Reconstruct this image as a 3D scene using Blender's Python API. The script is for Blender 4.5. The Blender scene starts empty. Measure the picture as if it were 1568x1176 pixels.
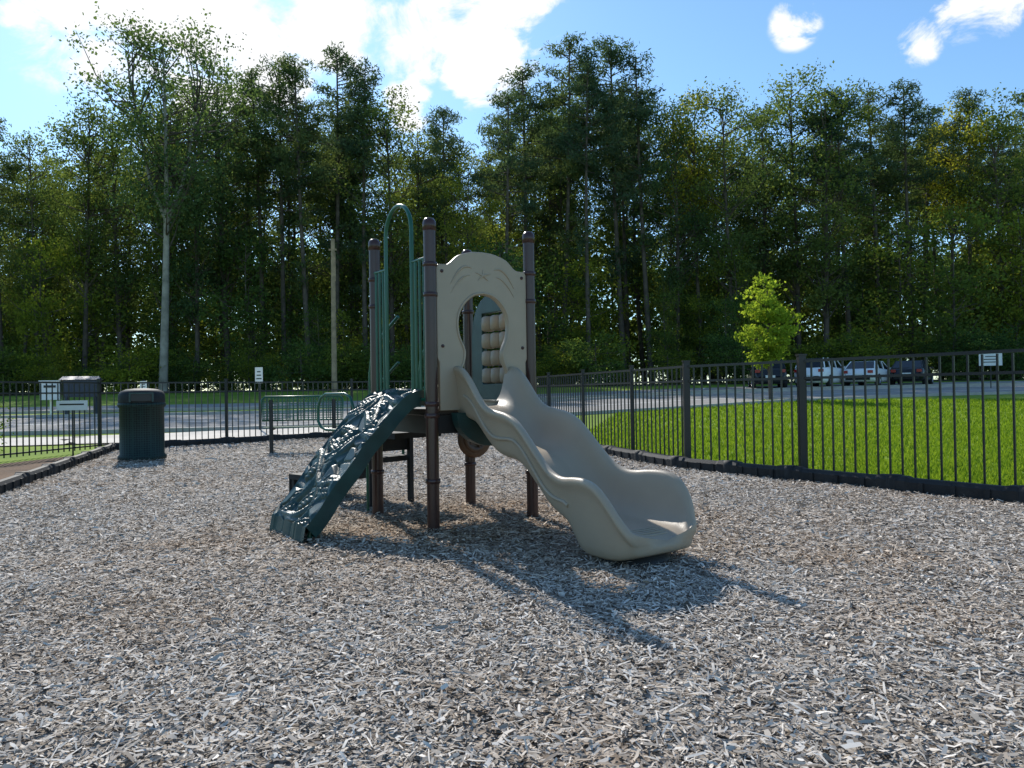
import bpy, math, random, bmesh
import numpy as np
from mathutils import Vector, Matrix
R = math.radians
random.seed(7)
scene = bpy.context.scene
COL = scene.collection

# ------------------------------------------------------------------ helpers
class MB:
    def __init__(s):
        s.V=[];s.F=[];s.M=[];s.S=[];s.A=[];s.n=0
    def add(s,verts,faces,mat=0,smooth=False,val=0.5):
        o=s.n
        s.V.extend([tuple(v) for v in verts]); s.n+=len(verts)
        for f in faces:
            s.F.append([i+o for i in f]); s.M.append(mat); s.S.append(smooth); s.A.append(val)
    def box(s,c,size,ax=None,mat=0,val=0.5):
        if ax is None: ax=(Vector((1,0,0)),Vector((0,1,0)),Vector((0,0,1)))
        c=Vector(c);vs=[]
        for k in (-.5,.5):
            for j in (-.5,.5):
                for i in (-.5,.5):
                    vs.append(c+ax[0]*i*size[0]+ax[1]*j*size[1]+ax[2]*k*size[2])
        s.add(vs,[(0,2,3,1),(4,5,7,6),(0,1,5,4),(2,6,7,3),(0,4,6,2),(1,3,7,5)],mat,False,val)
    def tube(s,pts,r,n=8,mat=0,closed=False,cap=True,val=0.5):
        pts=[Vector(p) for p in pts]; m=len(pts)
        rs=r if isinstance(r,(list,tuple)) else [r]*m
        tang=[]
        for i in range(m):
            if closed: t=pts[(i+1)%m]-pts[i-1]
            else: t=pts[min(i+1,m-1)]-pts[max(i-1,0)]
            tang.append(t.normalized())
        up=Vector((0,0,1)) if abs(tang[0].z)<.9 else Vector((1,0,0))
        nrm=(up-tang[0]*up.dot(tang[0])).normalized()
        vs=[]
        for i in range(m):
            nrm=(nrm-tang[i]*nrm.dot(tang[i])).normalized()
            b=tang[i].cross(nrm)
            for k in range(n):
                a=2*math.pi*k/n
                vs.append(pts[i]+(nrm*math.cos(a)+b*math.sin(a))*rs[i])
        fs=[]
        for i in range(m if closed else m-1):
            j=(i+1)%m
            for k in range(n):
                fs.append((i*n+k,i*n+(k+1)%n,j*n+(k+1)%n,j*n+k))
        s.add(vs,fs,mat,True,val)
        if cap and not closed:
            s.add(vs[:n],[tuple(range(n))[::-1]],mat,False,val)
            s.add(vs[-n:],[tuple(range(n))],mat,False,val)
    def lathe(s,c,prof,n=24,mat=0,ax=None,smooth=True):
        if ax is None: ax=(Vector((1,0,0)),Vector((0,1,0)),Vector((0,0,1)))
        c=Vector(c);vs=[];fs=[]
        for (r,z) in prof:
            for k in range(n):
                a=2*math.pi*k/n
                vs.append(c+ax[0]*r*math.cos(a)+ax[1]*r*math.sin(a)+ax[2]*z)
        for i in range(len(prof)-1):
            for k in range(n):
                fs.append((i*n+k,i*n+(k+1)%n,(i+1)*n+(k+1)%n,(i+1)*n+k))
        s.add(vs,fs,mat,smooth)
    def build(s,name,mats,parent=None,loc=(0,0,0),rotz=0,attr=False):
        me=bpy.data.meshes.new(name)
        me.from_pydata(s.V,[],s.F)
        for m in mats: me.materials.append(m)
        me.polygons.foreach_set('material_index',s.M)
        me.polygons.foreach_set('use_smooth',s.S)
        me.update()
        ob=bpy.data.objects.new(name,me); COL.objects.link(ob)
        ob.location=loc; ob.rotation_euler=(0,0,rotz)
        if parent: ob.parent=parent
        return ob

def empty(name,loc=(0,0,0),rotz=0):
    e=bpy.data.objects.new(name,None); COL.objects.link(e); e.location=loc; e.rotation_euler=(0,0,rotz); e.empty_display_size=.2
    return e

def np_mesh(name,V,Q,mats,matidx=None,attr=None,smooth=False):
    me=bpy.data.meshes.new(name)
    me.vertices.add(len(V)); me.vertices.foreach_set('co',V.astype(np.float32).ravel())
    k=Q.shape[1]
    me.loops.add(Q.size); me.loops.foreach_set('vertex_index',Q.astype(np.int32).ravel())
    me.polygons.add(len(Q)); me.polygons.foreach_set('loop_start',np.arange(0,Q.size,k,dtype=np.int32))
    try: me.polygons.foreach_set('loop_total',np.full(len(Q),k,dtype=np.int32))
    except Exception: pass
    for m in mats: me.materials.append(m)
    if matidx is not None: me.polygons.foreach_set('material_index',matidx.astype(np.int32))
    me.update(calc_edges=True)
    if attr is not None:
        a=me.attributes.new('v','FLOAT','FACE'); a.data.foreach_set('value',attr.astype(np.float32))
    return me

# ------------------------------------------------------------------ materials
def newmat(name):
    m=bpy.data.materials.new(name); m.use_nodes=True
    nt=m.node_tree; b=nt.nodes['Principled BSDF']
    return m,nt,b
def N(nt,t,**k):
    n=nt.nodes.new(t)
    for a,v in k.items(): setattr(n,a,v)
    return n
def ramp(nt,src,stops):
    r=N(nt,'ShaderNodeValToRGB'); e=r.color_ramp.elements
    while len(e)<len(stops): e.new(.5)
    for i,(p,c) in enumerate(stops):
        e[i].position=p; e[i].color=(*c,1)
    nt.links.new(src,r.inputs[0]); return r
def simple(name,col,rough=.5,metal=0,var=.15,scale=6,bump=0.0,bscale=60,spec=.5):
    m,nt,b=newmat(name)
    tc=N(nt,'ShaderNodeTexCoord'); no=N(nt,'ShaderNodeTexNoise'); no.inputs['Scale'].default_value=scale; no.inputs['Detail'].default_value=6
    nt.links.new(tc.outputs['Object'],no.inputs['Vector'])
    r=ramp(nt,no.outputs[0],[(.3,tuple(c*(1-var) for c in col)),(.7,tuple(min(1,c*(1+var)) for c in col))])
    nt.links.new(r.outputs[0],b.inputs['Base Color'])
    b.inputs['Roughness'].default_value=rough; b.inputs['Metallic'].default_value=metal
    b.inputs['Specular IOR Level'].default_value=spec
    if bump>0:
        n2=N(nt,'ShaderNodeTexNoise'); n2.inputs['Scale'].default_value=bscale; n2.inputs['Detail'].default_value=4
        nt.links.new(tc.outputs['Object'],n2.inputs['Vector'])
        bp=N(nt,'ShaderNodeBump'); bp.inputs['Strength'].default_value=bump; bp.inputs['Distance'].default_value=.01
        nt.links.new(n2.outputs[0],bp.inputs['Height']); nt.links.new(bp.outputs[0],b.inputs['Normal'])
    return m
def leafmat(name,dark,light,trans=.45,objvar=.35):
    m=bpy.data.materials.new(name); m.use_nodes=True; nt=m.node_tree; nt.nodes.clear()
    out=N(nt,'ShaderNodeOutputMaterial')
    at=N(nt,'ShaderNodeAttribute'); at.attribute_name='v'
    r=ramp(nt,at.outputs['Fac'],[(0,dark),(1,light)])
    oi=N(nt,'ShaderNodeObjectInfo')
    r2=ramp(nt,oi.outputs['Random'],[(0,(1-objvar*.8,1-objvar*.5,1)),(.5,(1,1,1)),(1,(1+objvar,1+objvar*.55,.8))])
    mx=N(nt,'ShaderNodeMix',data_type='RGBA',blend_type='MULTIPLY'); mx.inputs[0].default_value=1
    nt.links.new(r.outputs[0],mx.inputs[6]); nt.links.new(r2.outputs[0],mx.inputs[7])
    d=N(nt,'ShaderNodeBsdfDiffuse'); t=N(nt,'ShaderNodeBsdfTranslucent')
    m1=N(nt,'ShaderNodeMixShader'); m1.inputs[0].default_value=trans
    br=N(nt,'ShaderNodeMix',data_type='RGBA',blend_type='MULTIPLY'); br.inputs[0].default_value=1; br.inputs[7].default_value=(1.65,1.6,.9,1)
    nt.links.new(mx.outputs[2],d.inputs[0]); nt.links.new(mx.outputs[2],br.inputs[6]); nt.links.new(br.outputs[2],t.inputs[0])
    nt.links.new(d.outputs[0],m1.inputs[1]); nt.links.new(t.outputs[0],m1.inputs[2])
    nt.links.new(m1.outputs[0],out.inputs[0])
    return m

M_post=simple('brown_powdercoat',(.055,.024,.02),.28,0,.1)
M_beige=simple('beige_plastic',(.375,.30,.215),.42,0,.06,3,.15,250)
M_teal=simple('dark_green_plastic',(.014,.048,.044),.38,0,.25,7,.25,160)
M_green=simple('green_powdercoat',(.012,.10,.06),.3,0,.1)
M_black=simple('black_metal',(.012,.012,.013),.4)
M_blackp=simple('black_plastic',(.018,.019,.02),.65,0,.3,8,.3,60,.3)
M_deck=simple('deck_coating',(.02,.018,.017),.5)
M_wood=simple('weathered_wood',(.36,.25,.15),.8,0,.3,3)
M_white=simple('white_sign_face',(.75,.75,.73),.5,0,.04)
M_navy=simple('navy_panel',(.02,.03,.06),.4,0,.1)
M_yellow=simple('yellow_trim',(.5,.36,.06),.5)
M_redb=simple('rust_brown_plastic',(.10,.055,.03),.5)
M_bark=simple('pine_bark',(.10,.077,.06),.9,0,.4,2)
M_barkpale=simple('pale_bark',(.30,.27,.22),.9,0,.4,1.5)
M_kerb=simple('kerb_concrete',(.42,.39,.35),.85,0,.15,2)
M_walk=simple('sidewalk_concrete',(.54,.49,.42),.85,0,.12,.6)
M_glass=simple('car_glass',(.01,.012,.014),.08)
M_tyre=simple('tyre',(.015,.015,.015),.8)
M_rim=simple('wheel_rim',(.3,.3,.31),.35,.8)
M_red=simple('tail_lamp',(.35,.01,.01),.25)
M_paintline=simple('road_paint',(.7,.7,.66),.7,0,.2,5)

def groundmat(name,c1,c2,scale=.3,fine=40,rough=.9,bump=.3):
    m,nt,b=newmat(name)
    tc=N(nt,'ShaderNodeTexCoord')
    a=N(nt,'ShaderNodeTexNoise'); a.inputs['Scale'].default_value=scale; a.inputs['Detail'].default_value=8
    f=N(nt,'ShaderNodeTexNoise'); f.inputs['Scale'].default_value=fine; f.inputs['Detail'].default_value=3
    nt.links.new(tc.outputs['Object'],a.inputs[0]); nt.links.new(tc.outputs['Object'],f.inputs[0])
    mm=N(nt,'ShaderNodeMath',operation='ADD'); nt.links.new(a.outputs[0],mm.inputs[0]); nt.links.new(f.outputs[0],mm.inputs[1])
    m2=N(nt,'ShaderNodeMath',operation='MULTIPLY'); m2.inputs[1].default_value=.5; nt.links.new(mm.outputs[0],m2.inputs[0])
    r=ramp(nt,m2.outputs[0],[(.38,c1),(.62,c2)])
    nt.links.new(r.outputs[0],b.inputs['Base Color']); b.inputs['Roughness'].default_value=rough
    bp=N(nt,'ShaderNodeBump'); bp.inputs['Strength'].default_value=bump; bp.inputs['Distance'].default_value=.02
    nt.links.new(f.outputs[0],bp.inputs['Height']); nt.links.new(bp.outputs[0],b.inputs['Normal'])
    b.inputs['Specular IOR Level'].default_value=.2
    return m
M_road=groundmat('road_asphalt',(.25,.235,.215),(.36,.34,.31),.4,60)
M_lawn=groundmat('lawn_grass',(.125,.205,.018),(.22,.30,.028),.35,25,.95,.3)
M_floor=groundmat('forest_floor_soil',(.03,.032,.014),(.08,.08,.03),.5,8)
M_bed=groundmat('bark_bed',(.07,.04,.022),(.17,.1,.055),.8,30)

def mulchmat(name,use_attr):
    m,nt,b=newmat(name)
    geo=N(nt,'ShaderNodeNewGeometry')
    big=N(nt,'ShaderNodeTexNoise'); big.inputs['Scale'].default_value=.6; big.inputs['Detail'].default_value=6
    nt.links.new(geo.outputs['Position'],big.inputs[0])
    if use_attr:
        at=N(nt,'ShaderNodeAttribute'); at.attribute_name='v'; src=at.outputs['Fac']
        stops_g=[(0,(.07,.053,.04)),(.22,(.28,.235,.19)),(.6,(.51,.45,.38)),(1,(.84,.77,.68))]
        stops_b=[(0,(.08,.048,.028)),(.4,(.37,.26,.165)),(1,(.68,.53,.38))]
    else:
        vo=N(nt,'ShaderNodeTexVoronoi'); vo.inputs['Scale'].default_value=45
        nt.links.new(geo.outputs['Position'],vo.inputs['Vector'])
        sp=N(nt,'ShaderNodeSeparateColor'); nt.links.new(vo.outputs['Color'],sp.inputs[0]); src=sp.outputs[0]
        stops_g=[(0,(.07,.055,.042)),(.5,(.25,.21,.17)),(1,(.5,.44,.37))]
        stops_b=[(0,(.07,.042,.026)),(.4,(.24,.155,.09)),(1,(.42,.31,.21))]
    g=ramp(nt,src,stops_g); br=ramp(nt,src,stops_b)
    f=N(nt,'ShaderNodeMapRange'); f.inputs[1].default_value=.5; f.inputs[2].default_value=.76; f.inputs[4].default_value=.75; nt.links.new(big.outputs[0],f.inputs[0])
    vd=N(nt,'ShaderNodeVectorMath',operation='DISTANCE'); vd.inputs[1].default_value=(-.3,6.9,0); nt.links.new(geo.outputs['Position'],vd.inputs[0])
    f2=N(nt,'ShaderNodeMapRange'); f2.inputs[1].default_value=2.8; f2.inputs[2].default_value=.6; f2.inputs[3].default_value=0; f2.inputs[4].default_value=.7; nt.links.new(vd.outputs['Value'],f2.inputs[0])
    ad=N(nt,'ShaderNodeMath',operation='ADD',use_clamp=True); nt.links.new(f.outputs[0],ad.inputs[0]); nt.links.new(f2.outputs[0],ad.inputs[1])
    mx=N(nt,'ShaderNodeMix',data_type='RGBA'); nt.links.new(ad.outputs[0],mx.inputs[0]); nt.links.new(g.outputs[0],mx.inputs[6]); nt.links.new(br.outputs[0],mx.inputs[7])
    nt.links.new(mx.outputs[2],b.inputs['Base Color']); b.inputs['Roughness'].default_value=.85; b.inputs['Specular IOR Level'].default_value=.25
    return m
M_mulch=mulchmat('mulch_bed_surface',False); M_chip=mulchmat('wood_chip',True)

# ------------------------------------------------------------------ terrain
def T(y):
    return 0.0 if y<22 else (1.6 if y>62 else (y-22)*.04)
mb=MB()
ys=[-200,22,62,700]; xs=[-600,600]
vs=[(x,y,T(y)) for y in ys for x in xs]
mb.add(vs,[(0,1,3,2),(2,3,5,4),(4,5,7,6)])
mb.build('lawn_ground',[M_lawn])
mb=MB(); mb.add([(-300,58,T(58)+.012),(300,58,T(58)+.012),(300,62,T(62)+.012),(-300,62,T(62)+.012),(300,400,1.612),(-300,400,1.612)],[(0,1,2,3),(3,2,4,5)]); mb.build('forest_floor',[M_floor])

poly=[(-5.9,-9),(-6.3,8.8),(-9.0,16.9),(-7.0,18.6),(-4.4,21.1),(-.6,22.0),(.75,17.2),(2.5,11.35),(3.64,9.75),(5.9,6.35),(14,-6),(14,-9)]
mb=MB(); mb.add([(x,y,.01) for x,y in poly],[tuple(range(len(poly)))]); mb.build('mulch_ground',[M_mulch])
mb=MB(); mb.add([(-6.3,8.8,.006),(-8.9,16.6,.006),(-9.6,13.4,.006),(-8.5,7,.006)],[(0,3,2,1)]); mb.build('planting_bed',[M_bed])

def inside(px,py,P):
    r=np.zeros(len(px),bool); n=len(P)
    for i in range(n):
        x1,y1=P[i];x2,y2=P[i-1]
        if y1==y2: continue
        c=((y1>py)!=(y2>py))&(px<(x2-x1)*(py-y1)/(y2-y1)+x1)
        r^=c
    return r
rg=np.random.default_rng(3)
PX=[];PY=[];LL=[];WW=[]
for d0,d1,dens,lm in ((.8,5,4300,.032),(5,9,2400,.037),(9,14,1000,.045),(14,22.2,400,.055)):
    hw=.80*d1+1.5
    n=int((d1-d0)*2*hw*dens)
    x=rg.uniform(-hw,hw,n); y=rg.uniform(d0,d1,n)
    k=inside(x,y,poly)&(np.abs(x)<.8*y+1.5)
    x=x[k];y=y[k]
    PX.append(x);PY.append(y);LL.append(lm*np.exp(rg.normal(0,.5,len(x)))); WW.append(.0080*(lm/.032)*np.exp(rg.normal(0,.42,len(x))))
px=np.concatenate(PX);py=np.concatenate(PY);L=np.concatenate(LL);W=np.concatenate(WW);n=len(px)
print('chips',n)
yaw=rg.uniform(0,2*np.pi,n); pit=rg.normal(0,.2,n); rol=rg.normal(0,.38,n)
dx=np.stack([np.cos(yaw)*np.cos(pit),np.sin(yaw)*np.cos(pit),np.sin(pit)],1)
sx=np.stack([-np.sin(yaw),np.cos(yaw),np.zeros(n)],1)
up=np.cross(dx,sx)
sd=sx*np.cos(rol)[:,None]+up*np.sin(rol)[:,None]; nn=np.cross(dx,sd)
cz=.014+np.abs(rg.normal(0,.009,n))+.012*np.sin(px*2.1+1)*np.sin(py*1.7)+.01
C=np.stack([px,py,cz],1)
bend=(rg.normal(0,.08,n)*L)[:,None]
tap=rg.uniform(.3,1,n)[:,None]
Vv=np.zeros((n,6,3)); h=(L/2)[:,None]; w=(W/2)[:,None]
Vv[:,0]=C-dx*h-sd*w*tap; Vv[:,1]=C-dx*h+sd*w*tap*.8
Vv[:,2]=C+nn*bend-sd*w; Vv[:,3]=C+nn*bend+sd*w
Vv[:,4]=C+dx*h-sd*w*.7; Vv[:,5]=C+dx*h*1.1+sd*w*tap
base=(np.arange(n)*6)[:,None]
Q=np.concatenate([base+np.array([[0,2,3,1]]),base+np.array([[2,4,5,3]])],1).reshape(-1,4)
v=np.clip(rg.beta(1.8,1.8,n),0,1); va=np.repeat(v,2)
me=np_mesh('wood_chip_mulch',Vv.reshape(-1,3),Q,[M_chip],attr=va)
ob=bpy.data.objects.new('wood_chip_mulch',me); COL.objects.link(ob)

M_blade=leafmat('grass_blade',(.11,.19,.016),(.23,.32,.035),.4,.0)
n=110000
gy=6.5+30*rg.random(n)**1.7; gx=(rg.random(n))*(.85*gy)+.3
lawnpoly=[(1.0,17.2),(2.75,11.45),(3.9,9.85),(6.2,6.4),(14,2),(40,2),(40,30),(12,36),(4,29)]
k=inside(gx,gy,lawnpoly); gx=gx[k];gy=gy[k];n=len(gx)
hh=rg.uniform(.03,.07,n)*(1+gy/40); a=rg.uniform(0,2*np.pi,n); ww=.006*(1+gy/8)
tz=np.where(gy<22,0,(gy-22)*.04)
V3=np.zeros((n,3,3))
V3[:,0]=np.stack([gx-np.cos(a)*ww,gy-np.sin(a)*ww,tz],1);V3[:,1]=np.stack([gx+np.cos(a)*ww,gy+np.sin(a)*ww,tz],1)
V3[:,2]=np.stack([gx+rg.normal(0,.03,n),gy+rg.normal(0,.03,n),tz+hh],1)
me=np_mesh('lawn_grass_blades',V3.reshape(-1,3),np.arange(n*3).reshape(-1,3),[M_blade],attr=rg.random(n))
ob=bpy.data.objects.new('lawn_grass_blades',me); COL.objects.link(ob)

def catmull(P,k=8):
    P=[Vector(p) for p in P]; out=[]
    Q_=[P[0]*2-P[1]]+P+[P[-1]*2-P[-2]]
    for i in range(1,len(Q_)-2):
        for j in range(k):
            t=j/k;a,b,c,d=Q_[i-1],Q_[i],Q_[i+1],Q_[i+2]
            out.append(.5*((2*b)+(c-a)*t+(2*a-5*b+4*c-d)*t*t+(3*b-a-3*c+d)*t**3))
    out.append(P[-1]); return out
def strip(name,path,off0,off1,mat,dz,nc=8,kerb=False):
    pts=catmull([(x,y,0) for x,y in path],10); m=MB(); vs=[]
    for i,p in enumerate(pts):
        t=(pts[min(i+1,len(pts)-1)]-pts[max(i-1,0)]).normalized(); nr=Vector((-t.y,t.x,0))
        if kerb:
            for o,z in ((off0,0),(off0,.13),(off1,.13),(off1,0)):
                q=p+nr*o; vs.append((q.x,q.y,T(q.y)+dz+z))
        else:
            for j in range(nc+1):
                q=p+nr*(off0+(off1-off0)*j/nc); vs.append((q.x,q.y,T(q.y)+dz))
    K=4 if kerb else nc+1; fs=[]
    for i in range(len(pts)-1):
        for j in range(K-1): fs.append((i*K+j,(i+1)*K+j,(i+1)*K+j+1,i*K+j+1))
    m.add(vs,fs); return m.build(name,[mat])
road=[(-60,27),(-16,27.8),(-6,29.2),(3,33.5),(13,39.2),(30,43),(90,46)]
strip('access_road',road,-4,4,M_road,.02)
strip('road_kerb',road,-4.15,-4.0,M_kerb,0,kerb=True)
strip('road_kerb',road,4.0,4.15,M_kerb,0,kerb=True)
strip('road_marking',road,-.08,.08,M_paintline,.026,1)
path2=[(-60,37),(-16,38),(-5,40),(4,44.5),(13,49),(30,52.5),(90,55.5)]
strip('parking_lot',path2,-2.8,2.8,M_road,.02)
strip('parking_kerb',path2,-2.95,-2.8,M_kerb,0,kerb=True)
for i in range(11):
    x=12+i*2.9; y=50+ (x-13)*.15
    m=MB(); m.add([(x,y-1.4,T(y-1.4)+.026),(x+.12,y-1.4,T(y-1.4)+.026),(x+1.1,y+1.6,T(y+1.6)+.026),(x+.98,y+1.6,T(y+1.6)+.026)],[(0,1,2,3)]); m.build('parking_bay_line',[M_paintline])
wk=[(-60,20.2),(-18,20.4),(-11.5,20.9),(-7.5,22.4),(-3.5,24.3),(1,27.2)]
strip('concrete_sidewalk',wk,-1.5,2.1,M_walk,.03,8)

# ------------------------------------------------------------------ fences
Z=Vector((0,0,1))
def fence(name,pts,thick=(),H=1.55,sp=.145):
    m=MB()
    for a,b in zip(pts[:-1],pts[1:]):
        a=Vector((*a,T(a[1])));b=Vector((*b,T(b[1]))); d=b-a; Ls=d.length; t=d.normalized(); nr=Vector((-t.y,t.x,0)).normalized()
        for z,hh in ((.13,.032),(H-.24,.032),(H-.02,.036)):
            m.box((a+b)/2+Z*z,(Ls-.06,.03,hh),(t,nr,t.cross(nr)))
        k=max(1,int(Ls/sp))
        for i in range(1,k):
            p=a+d*(i/k); m.box(p+Z*(.06+(H-.1)/2),(.019,.019,H-.1-.003),(nr.cross(Z),nr,Z))
    for i,p in enumerate(pts):
        wd=.092 if i in thick else .062
        z=T(p[1]); m.box((p[0],p[1],z+(H+.05)/2),(wd,wd,H+.05)); m.box((p[0],p[1],z+H+.06),(wd+.02,wd+.02,.02))
    return m.build(name,[M_black])
def subdiv(P,sp):
    out=[P[0]]
    for a,b in zip(P[:-1],P[1:]):
        L_=math.dist(a,b);k=max(1,round(L_/sp))
        for i in range(1,k+1): out.append((a[0]+(b[0]-a[0])*i/k,a[1]+(b[1]-a[1])*i/k))
    return out
fence('metal_fence',[(10.0,.6),(8.6,2.6),(7.2,4.5),(5.65,6.85),(3.74,9.8),(2.63,11.45),(2.1,13.3),(1.45,15.5),(.85,17.6),(.2,19.9),(-.45,22.2)],thick=(3,4,5))
fence('metal_fence',subdiv([(-.45,22.3),(-4.5,21.3),(-7.1,18.85),(-9.3,17.1),(-9.9,14.2),(-10.6,8.5),(-11,2)],2.5),thick=())

def border(name,pts,w=.14,h=.17):
    m=MB(); pts=subdiv(pts,1.25)
    for a,b in zip(pts[:-1],pts[1:]):
        a=Vector((*a,0));b=Vector((*b,0)); t=(b-a).normalized(); nr=Vector((-t.y,t.x,0))
        L_=(b-a).length
        prof=[(-w/2,0),(-w/2,h*.75),(-w/2+.03,h),(w/2-.03,h),(w/2,h*.75),(w/2,0)]
        vs=[];st=[0.01,.16,.2,L_-.2,L_-.16,L_-.01]
        sc=[1.15,1.15,1,1,1.15,1.15]
        for s_,c_ in zip(st,sc):
            for o,z in prof: vs.append(a+t*s_+nr*o*c_+Z*(z*(1+(c_-1)*.6)))
        fs=[]
        for i in range(5):
            for j in range(5): fs.append((i*6+j,i*6+j+1,(i+1)*6+j+1,(i+1)*6+j))
        fs+= [tuple(range(6)),tuple(range(30,36))[::-1]]
        m.add(vs,fs)
        for k in range(3):
            m.box(a+t*(L_*(k+1)/4)+Z*h*.4,(.05,w+.035,h*.8-.004),(t,nr,Z))
        m.lathe(b,[(.10,0),(.10,h*.8),(.085,h*1.12),(0.001,h*1.15)],12)
    return m.build(name,[M_blackp])
border('playground_border_timber',[(14,-6),(5.78,6.3),(3.56,9.72),(2.45,11.35),(.7,17.2),(-.6,22.0)])
border('playground_border_timber',[(-.6,21.95),(-4.4,21.05),(-7.0,18.6),(-8.9,16.9),(-6.35,9.2)])

# ------------------------------------------------------------------ play structure
u=Vector((.809,.588,0)); v_=Vector((-.588,.809,0))
nS=Vector((.588,-.809,0))
P1=Vector((-.69,6.51,0));S=1.07
P2=P1+u*S;P3=P1+v_*S;P4=P1+u*S+v_*S
play=empty('playground_structure',(0,0,0))
m=MB()
HP=2.69
for P in (P1,P2,P3,P4):
    m.tube([P+Z*-.05,P+Z*(HP-.1)],.054,20)
    m.lathe(P,[(.054,HP-.1),(.060,HP-.1),(.060,HP-.05),(.056,HP-.02),(.04,HP+.005),(.001,HP+.015)],20)
    for z in (.42,.98,1.08,2.02,2.28):
        m.lathe(P,[(.054,z),(.064,z+.003),(.064,z+.037),(.054,z+.04)],20)
m.build('support_posts',[M_post],play)
m=MB(); c=(P1+P4)/2
m.box(c+Z*1.03,(S-.1,S-.1,.05),(u,v_,Z)); 
for k in range(-4,5):
    m.box(c+Z*.985+u*k*.11,(.02,S-.14,.035),(u,v_,Z))
for s_,t_ in ((u,v_),(v_,u)):
    for g in (-1,1): m.box(c+s_*g*(S/2-.045)+Z*.92,(.03,S-.13,.16),(s_,t_,s_.cross(t_)))
m.build('deck',[M_deck],play)
m=MB(); mid=(P1+P2)/2
n=14; vs=[]
for i in range(n+1):
    a=math.pi*i/n
    for o in (.03,.12): vs.append(mid+u*(-.36*math.cos(a))+Z*(1.02-.30*math.sin(a))+nS*o)
fs=[(2*i,2*i+1,2*i+3,2*i+2) for i in range(n)]+[tuple(range(0,2*n+2,2)),tuple(range(1,2*n+2,2))[::-1]]
m.add(vs,fs); m.build('entry_support_bracket',[M_teal],play)

def curve_panel(name,outer,holes,origin,ax,thick,mat,parent,bev=.008):
    cu=bpy.data.curves.new(name+'_c','CURVE'); cu.dimensions='2D'; cu.fill_mode='BOTH'; cu.extrude=thick/2; cu.bevel_depth=bev; cu.bevel_resolution=2
    for loop in [outer]+holes:
        sp=cu.splines.new('POLY'); sp.points.add(len(loop)-1)
        for i,(a,b) in enumerate(loop): sp.points[i].co=(a,b,0,1)
        sp.use_cyclic_u=True
    o=bpy.data.objects.new(name+'_c',cu); COL.objects.link(o)
    dg=bpy.context.evaluated_depsgraph_get(); me=bpy.data.meshes.new_from_object(o.evaluated_get(dg))
    bpy.data.objects.remove(o); me.materials.clear(); me.materials.append(mat)
    ob=bpy.data.objects.new(name,me); COL.objects.link(ob)
    nrm=ax.cross(Z); M=Matrix((( ax.x,0,nrm.x,origin.x),(ax.y,0,nrm.y,origin.y),(0,1,0,origin.z),(0,0,0,1)))
    ob.matrix_world=M; ob.parent=parent; return ob
def smooth_open(P,k=6): return [(p.x,p.y) for p in catmull([(a,b,0) for a,b in P],k)]
half=[(0,2.445),(.12,2.435),(.25,2.395),(.33,2.33),(.37,2.305)]
arc=smooth_open(half,5)
outer=[(-a,b) for a,b in arc[::-1]]+arc[1:]
outer+= [(.46,2.30),(.475,2.28),(.475,1.5),(.455,1.46),(.455,1.05),(-.455,1.05),(-.455,1.46),(-.475,1.5),(-.475,2.28),(-.46,2.30)]
hr=[(.0,2.075),(.10,2.055),(.19,1.99),(.25,1.90),(.27,1.80),(.255,1.69),(.215,1.60),(.20,1.54),(.215,1.46),(.25,1.38),(.26,1.28),(.26,1.10)]
hr=smooth_open(hr,5)
hole=hr+[(-a,b) for a,b in hr[::-1]][:-1]
curve_panel('slide_entry_panel',outer,[hole],mid+nS*.0,u,.025,M_beige,play)
m=MB()
def pp(a,z,o): return mid+u*a+Z*z+nS*o
m.tube([pp(a*1.0,z,.022) for a,z in [(x*1.03,y_+(.008 if y_>1.8 else 0)) for x,y_ in hr]+[(-x*1.03,y_+(.008 if y_>1.8 else 0)) for x,y_ in hr[::-1]][1:]],.011,6)
for sg in (-1,1):
    m.tube([pp(sg*(.12+.22*t),2.30-.16*t*t+.03*math.sin(t*3),.021) for t in [i/8 for i in range(9)]],[.004+.008*math.sin(math.pi*i/8) for i in range(9)],6)
    m.tube([pp(sg*(.14+.2*t),2.235-.17*t*t,.021) for t in [i/8 for i in range(9)]],[.003+.006*math.sin(math.pi*i/8) for i in range(9)],6)
for a in (25,155,-50,230,90):
    m.tube([pp(0,2.24,.021),pp(.085*math.cos(R(a)),2.24+.055*math.sin(R(a)),.021)],[.011,.004],6)
for a,z in ((-.43,2.25),(.43,2.25),(-.43,1.6),(.43,1.6)):
    m.lathe(pp(a,z,.02),[(.016,0),(.014,.008),(.001,.010)],10,ax=(u,Z,nS),mat=1)
for sg in (-1,1):
    for z in (1.65,2.15): m.box(pp(sg*.49,z,0),(.05,.02,.05),(u,v_,Z),1)
m.build('panel_relief',[M_beige,M_post],play)

# slide
ss=np.linspace(-.05,2.12,90)
def sm(xs_,ys_,w=2):
    yv=np.interp(ss,xs_,ys_); pad=np.pad(yv,w,mode='edge'); return np.array([pad[i:i+2*w+1].mean() for i in range(len(yv))])
rail=sm([-.05,.03,.12,.22,.34,.46,.58,.75,.88,1.0,1.15,1.28,1.4,1.5,1.62,1.75,1.86,1.94,2.01,2.07,2.12],[1.43,1.435,1.40,1.31,1.17,1.08,1.055,1.03,.985,.89,.755,.645,.595,.585,.60,.605,.585,.53,.44,.33,.235])
bed =sm([-.05,.12,.24,.4,.55,.7,.82,.95,1.1,1.25,1.38,1.5,1.7,1.95,2.05,2.12],[1.08,1.07,1.02,.87,.755,.72,.70,.635,.50,.36,.295,.27,.24,.225,.215,.19])
hw=sm([-.05,.3,.8,1.2,1.45,1.7,1.88,2.0,2.08,2.12],[.285,.29,.30,.31,.33,.375,.39,.375,.33,.27])
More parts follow.
